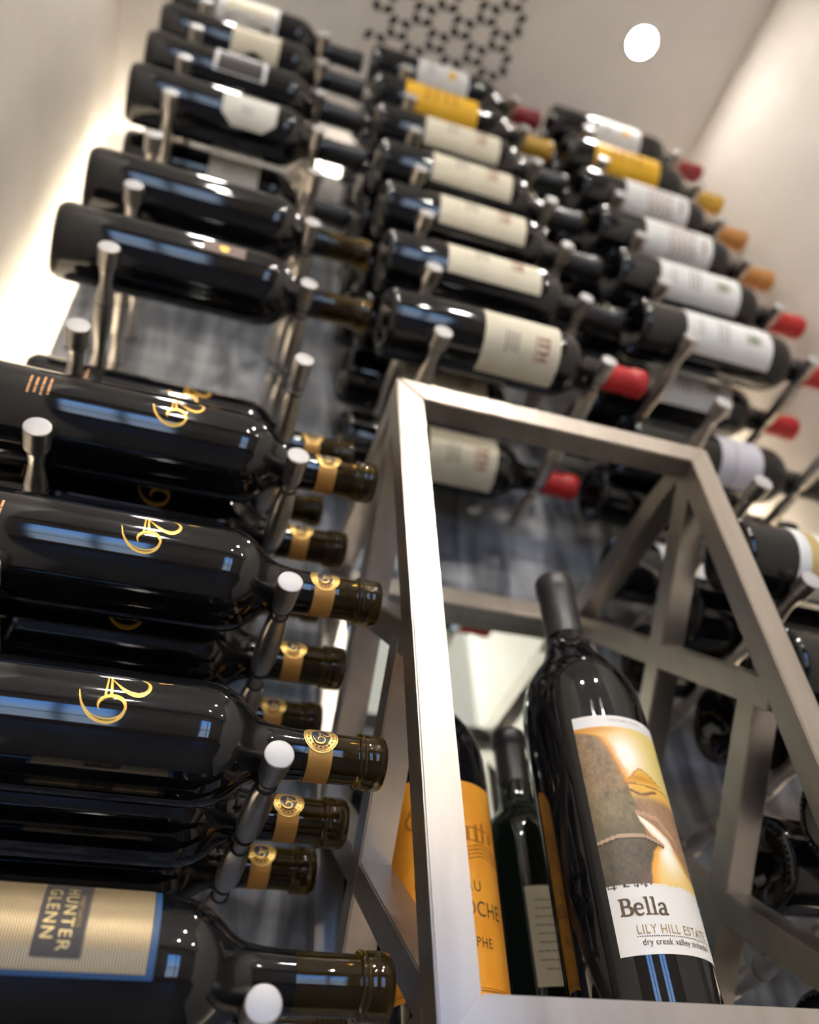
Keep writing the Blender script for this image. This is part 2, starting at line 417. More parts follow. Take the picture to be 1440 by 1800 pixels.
# ------------------------------------------------------------------ pegs
ROWN = ['top row', 'second row down', 'third row down', 'fourth row down', 'fifth row down', 'sixth row down', 'seventh row down', 'eighth row down', 'ninth row down', 'tenth row down', 'eleventh row down', 'twelfth row down']
def rown(r): return ROWN[11 - r]
def sc(prof): return [(r * P, z * P) for r, z in prof]
def peg_proto(kind):
    # axis: local +Z runs out of the wall; 0 = wall, 2.17 = tip
    L = PY
    if kind == 'neck':
        prof = [(0, -.02), (.078, -.02), (.078, .05), (.068, .06), (.066, .42), (.060, .47), (.041, .50), (.041, .66), (.058, .69), (.068, .78), (.068, 1.0),
                (.058, 1.13), (.041, 1.16), (.041, 1.32), (.056, 1.35), (.068, 1.44), (.069, 1.66), (.058, 1.82), (.041, 1.86), (.041, 1.94)]
        cap = [(0, 1.94), (.050, 1.94), (.058, 1.97), (.070, L - .02), (.070, L - .004), (.066, L)]
        rings = [.515, .645, 1.175, 1.305, 1.87, 1.93]
    else:
        prof = [(0, -.02), (.080, -.02), (.080, .05), (.070, .06), (.070, .40), (.060, .46), (.046, .56), (.050, .66), (.068, .76), (.070, .80), (.070, 1.06),
                (.062, 1.12), (.046, 1.22), (.050, 1.33), (.068, 1.44), (.070, 1.48), (.070, 1.70), (.062, 1.76), (.045, 1.88), (.050, 1.96), (.066, 2.01)]
        cap = [(0, 2.01), (.066, 2.01), (.074, 2.02), (.078, L - .006), (.074, L)]
        rings = [.405, 1.063, 1.703, 2.012]
    sh = lathe('shaft', sc(prof), 24, 35); cp = lathe('end_cap', sc(cap), 28, 35); en = lathe('end_face', sc([(.074 if kind != 'neck' else .066, L), (.06, L + .002), (0, L + .002)]), 28)
    rg = [torus('o_ring', (.043 if kind == 'neck' else .066) * P, .010 * P if kind == 'neck' else .006 * P, z * P, 20, 6) for z in rings]
    return sh, cp, en, rg
PEG = {k: peg_proto(k) for k in ('neck', 'body')}
ROTPEG = (PI / 2, 0, 0)      # local +Z -> world -Y
def peg(x, row, kind, lab):
    z = row + (.2 if kind == 'neck' else 0)
    t = thing('wine_peg', lab, 'wine peg', W(x, PY, z), ROTPEG, 'aluminium wine pegs on the grey panel')
    sh, cp, en, rg = PEG[kind]
    link('shaft', sh, M['alu'], t); c = link('end_cap', cp, M['alu'], t); link('end_face', en, M['alu_end'], c)
    for r in rg: link('o_ring', r, M['rubber'], t)
COLX = {'left': (0.0, 1.453, range(0, 12)), 'middle': (2.543, 4.064, range(5, 12)), 'right': (5.133, 6.62, range(0, 12))}
for cn, (xb, xn, rr) in COLX.items():
    for r in rr:
        if not (cn == 'right' and r < 1):
            peg(xb, r, 'body', 'satin aluminium peg under bottle bodies, %s column, %s' % (cn, rown(r)))
        if not (cn == 'right' and r < 3):
            peg(xn, r, 'neck', 'satin aluminium peg under bottle necks, %s column, %s' % (cn, rown(r)))

# ------------------------------------------------------------------ display frame (square stainless tube)
fx0, fx1, fy0, fy1, fz1, ft, fz0 = 2.083, 4.570, -.110, 2.13, 4.089, .186, .05
stand = thing('display_stand', 'brushed stainless steel tube stand with crossed side braces holding large bottles', 'display stand', W((fx0 + fx1) / 2, (fy0 + fy1) / 2, fz0))
def prism(name, quad_a, quad_b, bev=.0011):
    v = [W(*q) - stand.location for q in quad_a + quad_b]
    f = [(0, 1, 2, 3), (7, 6, 5, 4)] + [(i, i + 4, (i + 1) % 4 + 4, (i + 1) % 4) for i in range(4)]
    me = mesh(name, v, f)
    bm = bmesh.new(); bm.from_mesh(me); bmesh.ops.bevel(bm, geom=bm.edges[:], offset=bev, segments=2, affect='EDGES'); bm.to_mesh(me); bm.free()
    me.materials.append(M['steel'])
    return link(name, me, M['steel'], stand)
def frame(y):      # mitred rectangle in the XZ plane
    a, b = y, y + ft
    for x, s in ((fx0, 1), (fx1, -1)):
        xi = x + s * ft
        prism('upright', [(x, a, fz0), (xi, a, fz0 + ft), (xi, b, fz0 + ft), (x, b, fz0)], [(x, a, fz1), (xi, a, fz1 - ft), (xi, b, fz1 - ft), (x, b, fz1)])
    for z, s in ((fz1, -1), (fz0, 1)):
        zi = z + s * ft
        prism('rail', [(fx0, a, z), (fx0 + ft, a, zi), (fx0 + ft, b, zi), (fx0, b, z)], [(fx1, a, z), (fx1 - ft, a, zi), (fx1 - ft, b, zi), (fx1, b, z)])
frame(fy0); frame(fy1 - ft)
def beam_yz(name, x0, y0, z0, y1, z1, w):
    d = Vector((y1 - y0, z1 - z0)).normalized(); n = Vector((-d.y, d.x)) * w / 2
    q = []
    for (y, z) in ((y0, z0), (y1, z1)):
        q.append([(x0, y + n.x, z + n.y), (x0 + ft, y + n.x, z + n.y), (x0 + ft, y - n.x, z - n.y), (x0, y - n.x, z - n.y)])
    prism(name, q[0], q[1])
zm = 1.96; yf, yb = fy0 + ft * .8, fy1 - ft * .8
for x in (fx0 + .004, fx1 - ft - .004):
    for z in (fz1 - ft / 2, fz0 + ft / 2):
        beam_yz('side_rail', x, fy0 + ft, z, fy1 - ft, z, ft - .004)
    zt_, zb_ = fz1 - ft * .8, fz0 + ft * .8
    for (a, b) in ((zt_, zm), (zm, zb_)):
        if a == zt_: beam_yz('cross_brace', x, fy0 + ft * .35, a, fy1 - ft * 1.35, b, ft * .96)
        else: beam_yz('cross_brace', x, fy0 + ft + .12, a + .14, fy1 - ft * .8, b, ft * .96)
        beam_yz('cross_brace', x + .002, yf, b, yb, a, ft * .96)
box('shelf', W(fx0 + ft, fy0 + ft, fz0 + ft - .06), W(fx1 - ft, fy1 - ft, fz0 + ft - .02), M['steel'], stand)
SHELF = fz0 + ft - .02
box('mirror_pane', W(fx0 + .02, 2.09, fz0 + .01), W(fx1 - .02, 2.125, fz1 - .01), M['mirror'], stand)['label'] = 'pale green mirror pane'
# ------------------------------------------------------------------ bottles
BR = .29
BODY = [(0, .17), (.07, .165), (.15, .08), (.215, .014), (.245, 0), (.272, .010), (.287, .040), (BR, .075), (BR, .5), (BR, 1.0), (BR, 1.46), (.289, 1.53), (.282, 1.585),
        (.266, 1.635), (.240, 1.680), (.208, 1.717), (.178, 1.748), (.153, 1.785), (.137, 1.83), (.128, 1.89)]
NECK = [(.122, 1.96), (.119, 2.05), (.117, 2.28), (.117, 2.295), (.126, 2.30), (.128, 2.315), (.128, 2.385), (.124, 2.405), (.112, 2.415), (0, 2.418)]
body_open = lathe('body', sc(BODY + [(.123, 1.95), (.120, 2.01), (0, 2.01)]), 48, 60)
body_full = lathe('body', sc(BODY + NECK), 48, 60)
neck_glass = lathe('neck', sc([(.088, 2.012), (.120, 2.012), (.118, 2.10), (.117, 2.268), (.119, 2.278), (.132, 2.284), (.136, 2.294), (.133, 2.304), (.127, 2.308), (.133, 2.318), (.134, 2.385), (.130, 2.408), (.116, 2.420), (.098, 2.418), (.088, 2.405), (.088, 2.012)]), 40, 50)
cork_me = lathe('cork', sc([(0, 2.02), (.086, 2.02), (.086, 2.385), (.08, 2.39), (0, 2.39)]), 24, 40)
capsule_me = lathe('capsule', sc([(.121, 1.985), (.1245, 1.985), (.122, 2.06), (.1205, 2.27), (.124, 2.29), (.132, 2.305), (.132, 2.385), (.127, 2.41), (.112, 2.424), (0, 2.428)]), 36, 50)
# knurled ring moulded round the heel of the bottle
kv = []; kf = []
for i in range(44):
    a = 2 * PI * i / 44; c, s_ = math.cos(a), math.sin(a); n = len(kv)
    for (r, w, z) in ((.232, .006, -.002), (.268, .006, .006), (.250, .0, -.012)):
        if w: kv += [Vector(((r * c - w * s_) * P, (r * s_ + w * c) * P, z * P)), Vector(((r * c + w * s_) * P, (r * s_ - w * c) * P, z * P))]
        else: kv.append(Vector((r * c * P, r * s_ * P, z * P)))
    kf += [(n, n + 1, n + 4), (n + 1, n + 3, n + 4), (n + 3, n + 2, n + 4), (n + 2, n, n + 4), (n, n + 2, n + 3, n + 1)]
knurl_me = mesh('knurling', kv, kf)
R_ = BR * P
D = math.radians
def lab(root, kind_z, half, mat, shape=None, prints=(), name='label', a_c=0.0):
    l = link(name, patch(name, R_, D(a_c - half), D(a_c + half), kind_z[0] * P, kind_z[1] * P, shape), mat, root)
    for vf, mt, z in prints: link('print', wrap('print', vf, R_, D(a_c), z * P), mt, l)
    return l
def base_bottle(cap, glass='glass'):
    root = thing('wine_bottle', '', 'wine bottle')
    if cap is None:
        link('body', body_open, M['glass'], root); link('neck', neck_glass, M['olive'], root); link('cork', cork_me, M['cork'], root)
    else:
        me = body_full
        if glass != 'glass': me = body_full.copy(); me.materials.clear()
        link('body', me, M[glass], root); cp = capsule_me.copy(); link('capsule', cp, M[cap], root)
    link('knurling', knurl_me, M['glass'], root)
    return root
def pv(*q): return [(a * P, b * P) for a, b in q]
def pw(*q): return [a * P for a in q]
def logo29(k=1.0):
    def rb(pts, wid): return ribbon(pv(*[(x * k, y * k) for x, y in pts]), pw(*[w * k for w in wid]), 8)
    nine = rb(((.006, -.122), (.065, -.104), (.111, -.069), (.132, -.026), (.134, .021), (.115, .060), (.084, .077), (.057, .077), (.032, .060), (.021, .030), (.027, -.005), (.046, -.028), (.069, -.035), (.092, -.026)),
              (.002, .009, .016, .024, .025, .019, .012, .012, .017, .020, .019, .015, .009, .002))
    bars = [rb(((.020, -.012), (-.089, -.014)), (.009, .007)), rb(((.020, .013), (-.086, .000)), (.012, .009))]
    two = rb(((-.095, -.013), (-.046, .031), (-.013, .072), (.000, .110), (-.005, .138), (-.031, .161), (-.061, .166), (-.084, .152), (-.095, .128)),
             (.003, .009, .018, .024, .024, .020, .015, .009, .002))
    return join2([nine, two] + bars + ([rb(((-.093, .201), (-.098, .262)), (.004, .004))] if k == 1.0 else []))
def slits29():
    def rb(pts, w): return ribbon(pv(*pts), pw(*w), 6)
    return join2([rb(((.114, -.057), (.131, -.015), (.130, .027), (.120, .051)), (.001, .004, .004, .001)), rb(((.045, -.025), (.033, -.003), (.029, .031)), (.001, .004, .001)), rb(((-.008, .095), (-.008, .129), (-.032, .152), (-.053, .160)), (.001, .004, .004, .001))])
# --- kind: gold 29
def k_29():
    r = base_bottle(None)
    link('gold_numeral', wrap('gold_numeral', logo29(), R_, 0, 1.10 * P, .0002), M['gold'], r)
    link('print', wrap('print', slits29(), R_, 0, 1.10 * P, .0003), M['ink'], r)
    link('copper_lettering', wrap('copper_lettering', lines2(-.03 * P, .12 * P, .40 * P, 4, .036 * P, .022 * P, 3, .25), R_, 0, 0, .0002), M['copper'], r)
    rn = .119 * P
    st = link('neck_strap', patch('neck_strap', rn, D(-160), D(175), 2.03 * P, 2.145 * P, None, .0003, 40, 2), M['strap'], r)
    se = link('seal', wrap('seal', disc2(0, 0, .084 * P, 40), rn, D(-14), 2.085 * P, .0007), M['seal'], r)
    link('print', wrap('print', join2([disc2(0, 0, .046 * P, 32), disc2(0, 0, .078 * P, 32, .0755 * P)] + [rect2(.061 * P * math.cos(q) - .004 * P, .061 * P * math.sin(q) - .004 * P, .061 * P * math.cos(q) + .003 * P, .061 * P * math.sin(q) + .004 * P, 1) for q in [PI * k / 9 for k in range(18)]]), rn, D(-14), 2.085 * P, .0010), M['navy'], se)
    link('print', wrap('print', logo29(.30), rn, D(-14), 2.080 * P, .0013), M['seal'], se)
    return r
# --- kind: gold striped label with blue edge
def k_stripe():
    r = base_bottle(None)
    b_ = lab(r, (.78, 1.46), 46, M['blue'], name='label_edge')
    l = link('label', patch('label', R_ + .0004, D(-42.5), D(42.5), .80 * P, 1.435 * P), M['stripes'], r)
    blk = link('title_block', wrap('title_block', rect2(-.175 * P, -.085 * P, .175 * P, .085 * P, 16), R_, 0, 1.118 * P, .0011), M['blacklab'], l)
    tx = join2([text2('HUNTER', .062 * P, .020 * P, -.002 * P, 1.0, spacing=1.2), text2('GLENN', .062 * P, .005 * P, -.064 * P, 1.0, spacing=1.2)])
    tx = link('print', wrap('print', tx, R_, 0, 1.118 * P, .0014), M['gold_ink'], l)
    link('print', wrap('print', text2('VINEYARDS', .024 * P, 0, .047 * P, 1.0, spacing=1.2), R_, 0, 1.118 * P, .0014), M['tan_ink'], l)
    return r
def k_plain(sm):
    r = base_bottle(None)
    if sm:
        lab(r, (1.04, 1.36), 12, M['brownlab'], prints=[(join2([disc2(0, 0, .035 * P, 16, .022 * P), rect2(-.03 * P, -.005 * P, .03 * P, .005 * P)]), M['gold'], 1.2)])
    return r
def shield(u, v):
    return u, v * (1 - .0) if v > .5 else v
def sh_shield(u, v):      # cut corners on the far side
    e = max(0, (u - .72) / .28)
    return u, .5 + (v - .5) * (1 - .42 * e)
def sh_scallop(u, v):
    k = .5 + (v - .5)
    bite = .22 * math.exp(-((v - .5) / .2) ** 2)
    return u * (1 - bite), k
def k_lab(cap, z, half, mat, prints, shape=None, glass='glass', a_c=0):
    r = base_bottle(cap, glass); lab(r, z, half, M[mat], shape, prints, a_c=a_c); return r
def cream_prints(z0, z1):
    h = z1 - z0
    return [(lines2(-.11 * P, .10 * P, .05 * P, 4, .035 * P, .024 * P, 5, .25), M['grey_ink'], z0 + h * .35),
            (join2([rect2(-.10 * P, .0, -.075 * P, .10 * P), rect2(-.12 * P, .085 * P, .02 * P, .10 * P), rect2(-.045 * P, 0, -.02 * P, .10 * P), rect2(.02 * P, 0, .045 * P, .10 * P), rect2(.02 * P, .045 * P, .10 * P, .06 * P), rect2(.08 * P, 0, .10 * P, .10 * P), rect2(-.12 * P, -.02 * P, .12 * P, -.012 * P)]), M['red_ink'], z0 + h * .70)]
def crest_prints():
    return [(join2([disc2(0, .02 * P, .055 * P, 20, .038 * P), disc2(0, .02 * P, .028 * P), rect2(-.07 * P, -.06 * P, .07 * P, -.045 * P), rect2(-.05 * P, .085 * P, .05 * P, .10 * P)]), M['green_ink'], 1.18),
            (lines2(-.13 * P, .13 * P, .02 * P, 3, .05 * P, .03 * P, 9, .3), M['grey_ink'], .88), (lines2(-.10 * P, .10 * P, 0, 2, .04 * P, .02 * P, 4, .3), M['grey_ink'], .62)]
def pink_prints():
    out = []
    for k in range(5):
        out.append(ribbon(pv((-.24, -.12 + .07 * k), (-.12, -.09 + .075 * k), (0, -.13 + .07 * k), (.13, -.08 + .07 * k), (.24, -.11 + .07 * k)), pw(.012, .03, .018, .034, .01), 6))
    return [(join2(out), pink_ink, .98), (lines2(-.12 * P, .12 * P, 0, 1, .05 * P, .04 * P, 9, .3), M['red_ink'], 1.30)]
pink_ink = pm('faded_red_ink', (.50, .36, .30), .7)
amber_ink = pm('amber_ink', (.42, .15, .01), .6)
KIND = {
    '29': k_29, 'stripe': k_stripe, 'plain_small': lambda: k_plain(True), 'plain': lambda: k_plain(False),
    'shield': lambda: k_lab('cap_blk', (.90, 1.44), 36, 'ivory', [(lines2(-.06 * P, .06 * P, .0, 3, .04 * P, .02 * P, 2, .3), M['grey_ink'], 1.18)], sh_shield),
    'square': lambda: k_lab('cap_blk', (.86, 1.38), 34, 'ivory', [(lines2(-.06 * P, .06 * P, .0, 3, .04 * P, .02 * P, 2, .3), M['grey_ink'], 1.1)]),
    'band': lambda: k_lab('cap_blk', (.70, 1.26), 34, 'white', [(rect2(-.10 * P, -.24 * P, .158 * P, .24 * P, 10), M['blacklab'], .98)]),
    'scallop': lambda: k_lab('cap_blk', (.80, 1.35), 36, 'cream', [], sh_scallop),
    'landscape': lambda: k_lab('cap_blk', (.52, 1.28), 48, 'white', [(rect2(-.20 * P, -.28 * P, .0, .30 * P, 10), M['cream'], .92), (join2([ribbon(pv((-.02, -.28), (.06, -.05), (.0, .12), (.05, .30)), pw(.12, .16, .10, .12), 6)]), M['tan_ink'], .92), (ribbon(pv((.14, -.28), (.10, -.1), (.15, .1), (.12, .3)), pw(.08, .14, .10, .06), 6), M['brown_ink'], .92)]),
    'cream_short': lambda: k_lab('cap_red', (.80, 1.48), 62, 'cream', cream_prints(.80, 1.48)),
    'cream': lambda: k_lab('cap_blk', (.55, 1.46), 56, 'cream', cream_prints(.55, 1.46)),
    'yellow': lambda: k_lab('cap_yel', (.36, 1.30), 60, 'yellow', [(lines2(-.14 * P, .14 * P, .18 * P, 4, .12 * P, .05 * P, 6, .3), amber_ink, .80)]),
    'white_gold': lambda: k_lab('cap_dred', (.58, 1.28), 52, 'white', [(rect2(-.05 * P, -.05 * P, .07 * P, .05 * P, 6), M['yellow'], 1.05), (lines2(-.12 * P, .12 * P, .0, 2, .05 * P, .03 * P, 6, .3), M['grey_ink'], .78)]),
    'crest': lambda: k_lab('cap_red', (.45, 1.42), 54, 'white', crest_prints()),
    'pink': lambda: k_lab('cap_org', (.55, 1.42), 52, 'white', pink_prints()),
    'lavender': lambda: k_lab('cap_blk', (.92, 1.38), 62, 'lavender', [(rect2(-.29 * P, -.006 * P, .29 * P, .006 * P, 20), M['grey_ink'], 1.08)]),
    'gold_ring': lambda: k_lab('cap_blk', (.42, 1.40), 70, 'white', [(rect2(-.33 * P, -.40 * P, .33 * P, -.30 * P, 24), M['gold_ink'], .92), (rect2(-.33 * P, -.24 * P, .33 * P, .40 * P, 24), M['gold_ink'], .92)]),
    'creamlab': lambda: k_lab('cap_blk', (.36, 1.34), 66, 'white', []),
    'dark': lambda: k_lab('cap_blk', (.80, 1.35), 45, 'ivory', [], a_c=150),
    'bare_red': lambda: k_lab('cap_dred', (.80, 1.35), 45, 'ivory', [], a_c=150),
}
DESC = {'29': 'dark wine bottle with gold 29', 'stripe': 'dark wine bottle with gold striped blue-edged label', 'plain_small': 'dark wine bottle with small brown label',
        'plain': 'dark unlabelled wine bottle', 'shield': 'dark wine bottle with ivory cut-corner label', 'square': 'dark wine bottle with square ivory label', 'band': 'dark wine bottle with white-edged black label',
        'scallop': 'dark wine bottle with scalloped cream label', 'landscape': 'dark wine bottle with sepia landscape label', 'cream_short': 'dark wine bottle with cream label and bright red capsule',
        'cream': 'dark wine bottle with long cream label', 'yellow': 'dark wine bottle with yellow label and capsule', 'white_gold': 'dark wine bottle with white label bearing a gold square',
        'crest': 'red-capped wine bottle with white green-crested label', 'pink': 'copper-capped wine bottle with faded red label', 'lavender': 'dark wine bottle with lavender grey label',
        'gold_ring': 'dark wine bottle with white and gold label', 'creamlab': 'dark wine bottle with plain white label', 'dark': 'dark wine bottle showing its moulded base', 'bare_red': 'dark red-capped wine bottle'}
SLOTY = (.25, .93, 1.58)
SLOTN = ('front', 'middle', 'rear')
X0 = {'left': -.415, 'middle': 2.125, 'right': 4.70}
PROTO = {}
def lie(col, row, slot, kind, phi, dx=0.0):
    if kind not in PROTO: r = PROTO[kind] = KIND[kind]()
    else: r = copy_tree(PROTO[kind])
    ph = D(phi); c, s_ = math.cos(ph), math.sin(ph)
    m3 = Matrix(((0, 0, 1), (-s_, c, 0), (-c, -s_, 0)))
    r.rotation_euler = m3.to_euler()
    r.location = W(X0[col] + dx, SLOTY[slot], row + .345)
    r['label'] = '%s, %s column, %s, %s' % (DESC[kind], col, rown(row), SLOTN[slot])
    r['group'] = 'wine bottles lying on the pegs'
rj = random.Random(3)
A = 'left'
lie(A, 0, 0, 'stripe', 27); lie(A, 0, 1, 'stripe', 24, -.02); 
for row, ph in ((1, 7), (2, 2), (3, 2)):
    lie(A, row, 0, '29', ph); lie(A, row, 1, '29', ph + rj.uniform(-4, 6), rj.uniform(-.03, .01)); lie(A, row, 2, '29', ph + rj.uniform(-4, 6), rj.uniform(-.05, -.01))
lie(A, 4, 1, '29', 3, .03); lie(A, 4, 2, '29', 0, -.05)
lie(A, 5, 0, 'plain_small', -7); lie(A, 6, 0, 'plain', 0, .02)
lie(A, 8, 0, 'shield', -38); lie(A, 8, 1, 'square', -30); lie(A, 9, 0, 'band', -18); lie(A, 10, 0, 'scallop', -40); lie(A, 11, 0, 'landscape', -45)
B = 'middle'
lie(B, 5, 0, 'cream_short', -42); lie(B, 5, 2, 'cream_short', -34, -.03)
for row, ph in ((6, 4), (7, -4), (8, -8), (9, -14)):
    lie(B, row, 0, 'cream', ph, rj.uniform(-.02, .02))
    for s in (1, 2): lie(B, row, s, 'cream', ph + rj.uniform(-12, 12), rj.uniform(-.04, .02))
for s in range(3): lie(B, 10, s, 'yellow', -16 + 4 * s); lie(B, 11, s, 'white_gold', -26 + 5 * s)
C_ = 'right'
lie(C_, 0, 1, 'dark', 0)
lie(C_, 1, 0, 'dark', 10); lie(C_, 1, 1, 'dark', 20, -.02)
lie(C_, 2, 0, 'dark', 0); lie(C_, 2, 1, 'dark', 40)
lie(C_, 3, 0, 'gold_ring', -20); lie(C_, 3, 1, 'dark', 0); lie(C_, 3, 2, 'dark', 15)
lie(C_, 4, 2, 'creamlab', -12)
lie(C_, 5, 1, 'lavender', -28); lie(C_, 5, 2, 'dark', 0)
lie(C_, 6, 0, 'crest', -24); lie(C_, 6, 1, 'crest', -14, -.03); lie(C_, 6, 2, 'bare_red', 0, -.02)
lie(C_, 7, 0, 'crest', -26); lie(C_, 7, 1, 'crest', -20, -.03)  # from this row up, middle bottles are unseen, added to keep gaps dark
for row in (8, 9):
    lie(C_, row, 0, 'pink', -32); lie(C_, row, 1, 'pink', -25, -.02)
for s in range(2): lie(C_, 10, s, 'yellow', -16 - 4 * s); lie(C_, 11, s, 'white_gold', -24 + 5 * s)

# ------------------------------------------------------------------ large bottles standing in the stand
def magnum(x, y, R, zl, prof_scale, cap, name_lab, glass='glass'):
    t = thing('magnum_bottle', name_lab, 'wine bottle', W(x, y, SHELF))
    sb, s1, nk, tot = zl
    pr = [(0, .2), (R * .5, .1), (R * .78, .012), (R * .86, 0), (R * .95, .012), (R, .08), (R, sb * .5), (R, sb), (R * .985, sb + (s1 - sb) * .22), (R * .93, sb + (s1 - sb) * .42), (R * .83, sb + (s1 - sb) * .60),
          (R * .69, sb + (s1 - sb) * .75), (R * .55, sb + (s1 - sb) * .87), (R * .45, s1), (nk * 1.08, s1 + .08), (nk, s1 + .18), (nk, tot - .02), (0, tot - .02)]
    link('body', lathe('body', sc(pr), 72, 60), M[glass], t)
    link('capsule', lathe('capsule', sc([(nk * 1.01, s1 + .14), (nk * 1.045, s1 + .14), (nk * 1.02, s1 + .25), (nk * 1.02, tot - .15), (nk * 1.08, tot - .13), (nk * 1.10, tot - .10), (nk * 1.10, tot - .035), (nk * 1.03, tot - .008), (nk * .85, tot), (0, tot)]), 48, 50), M[cap], t)
    return t
BEX, BEY, BER = 3.39, .55, .365
bella = magnum(BEX, BEY, BER, (1.66, 2.20, .122, 2.84), 1, 'cap_gry', 'tall black magnum with sepia landscape label standing at the front of the steel stand')
def lerp(a, b, t): return tuple(p + (q - p) * t for p, q in zip(a, b))
def sm(a, b, x):
    t = max(0, min(1, (x - a) / (b - a))); return t * t * (3 - 2 * t)
def vn(x, y):
    def h(i, j):
        n = (i * 374761393 + j * 668265263) & 0xffffffff; n = ((n ^ (n >> 13)) * 1274126177) & 0xffffffff; return (n & 0xffff) / 65535
    i, j = math.floor(x), math.floor(y); u, v = x - i, y - j; u = u * u * (3 - 2 * u); v = v * v * (3 - 2 * v)
    return (h(i, j) * (1 - u) + h(i + 1, j) * u) * (1 - v) + (h(i, j + 1) * (1 - u) + h(i + 1, j + 1) * u) * v
A0, A1 = -42.0, 62.0; ZL0, ZL1 = .305, 1.555
zb = (.61 - ZL0) / (ZL1 - ZL0); ztp = (1.485 - ZL0) / (ZL1 - ZL0)
def pl(x, tab):
    if x <= tab[0][0]: return tab[0][1]
    for (a, b), (c, d) in zip(tab, tab[1:]):
        if x <= c: return b + (d - b) * (x - a) / (c - a)
    return tab[-1][1]
HILL = ((0, .56), (.43, .64), (.50, .57), (.65, .53), (.74, .48), (.85, .41), (.93, .32), (.955, .2), (.975, .03), (1, -.2))
def art(u, v):
    th = math.radians(A0 + (A1 - A0) * u)
    s = (math.sin(min(th + math.radians(32.5), 1.45)) + .163) / 1.10     # position across the printed picture
    n = vn(u * 40, v * 60) * .45 + vn(u * 90, v * 130) * .3 + vn(u * 14, v * 16) * .35
    edge = zb + .006 * (vn(u * 70, 3) - .5)
    if v < edge: return (.80, .75, .68)
    if v < edge + .007 and s < .5 and vn(u * 45, 9) > .35: return (.02, .02, .02)
    if v < edge + .010: return (.78, .72, .63)
    if v > ztp: return (.82, .78, .73)
    y = (v - zb) / (ztp - zb); nn = n - .5
    glow = math.exp(-(((s - .60) / .20) ** 2 + ((y - .80) / .14) ** 2))
    sky = lerp(lerp((.86, .50, .10), (.80, .62, .20), sm(.5, 1.0, s)), (1.0, .95, .80), min(1, glow * 1.15))
    if y > .93: sky = lerp(sky, (.72, .30, .03), sm(.93, .99, y) * sm(.75, .25, s))
    hb = pl(y, HILL) + .035 * nn
    brown = lerp((.11, .06, .028), (.40, .25, .12), max(0, min(1, n + .25 * (vn(u * 20, v * 90) - .5))))
    if y < .62: brown = lerp(brown, lerp((.12, .085, .04), (.33, .24, .11), n), sm(.62, .5, y))
    if y < .45: brown = lerp(brown, (.13, .10, .055), sm(.45, .30, y) * .75)
    right = sky
    ridge = .73 - .62 * abs(s - .75) ** 1.2 - .02 * nn
    if y < ridge:
        right = lerp((.62, .27, .02), (.88, .50, .09), max(0, min(1, .5 + 1.2 * (vn(s * 7 + y * 18, y * 26) - .5))))
        if abs(y - ridge) < .008: right = (.40, .17, .02)
        if y < .625: right = lerp(right, (.90, .55, .12), .6)
        if abs(y - (.635 - .03 * s)) < .006: right = (.42, .19, .04)
        if abs(y - .565 - .015 * math.sin(s * 16)) < .010 and s < .88: right = (.25, .11, .04)
        if y < .56: right = lerp(right, lerp((.30, .16, .09), (.46, .27, .15), n), sm(.57, .50, y))
    col = lerp(brown, right, sm(hb - .015, hb + .02, s))
    fr = math.exp(-((s - hb - .015) / .05) ** 2)
    if y > .62: col = lerp(col, (.80, .32, .02), fr * .8)
    # foreground: dark field, pale path and the shining river
    path = pl(s, ((0, .26), (.28, .29), (.58, .29), (.78, .25), (1.2, .2)))
    lower = y < path
    bank_r = pl(y, ((0, 1.15), (.12, .99), (.29, .88), (.36, .74), (.40, .62), (.43, .5)))
    if lower:
        bank_l = pl(y, ((0, .56), (.10, .59), (.20, .66), (.25, .76), (.27, .80))) + .03 * nn
        field = lerp((.04, .032, .02), (.17, .12, .065), n)
        field = lerp(field, (.22, .12, .07), sm(.3, .6, s) * sm(.18, .0, y) * .7)
        river = lerp((.88, .55, .12), (1.0, .93, .74), math.exp(-((s - pl(y, ((0, .80), (.12, .84), (.26, .80))) ) / .11) ** 2) * sm(.0, .22, y) + .12)
        river = lerp(river, (.84, .38, .04), math.exp(-((s - bank_l - .02) / .05) ** 2))
        c2 = lerp(field, river, sm(bank_l - .02, bank_l + .015, s))
        if s > bank_r: c2 = (.34, .19, .10)
        col = lerp(c2, (.72, .36, .08), math.exp(-((s - bank_r) / .03) ** 2) * .7) if s > bank_l else c2
    elif y < .42:
        bl = pl(y, ((.25, .80), (.30, .68), (.37, .59), (.42, .56)))
        if bl < s < bank_r:
            m_ = (s - bl) / max(.02, bank_r - bl); col = lerp((.86, .42, .06), (1.0, .95, .82), math.sin(PI * min(1, max(0, m_))) ** .6)
    if abs(y - path) < .011 and s < .80: col = (.52, .33, .20)
    if abs(y - path + .014) < .006 and s < .80: col = (.05, .035, .02)
    arc = pl(s, ((.56, .432), (.80, .405), (.95, .30), (1.02, .14), (1.2, -.3)))
    if abs(y - arc) < .014 and s > .55: col = lerp((.45, .24, .13), (.60, .36, .22), n)
    return tuple(min(1, max(0, c)) for c in col)
Rb = BER * P
lb = link('label', patch('label', Rb, D(A0), D(A1), ZL0 * P, ZL1 * P, None, .0004, 150, 190, art), M['art'], bella)
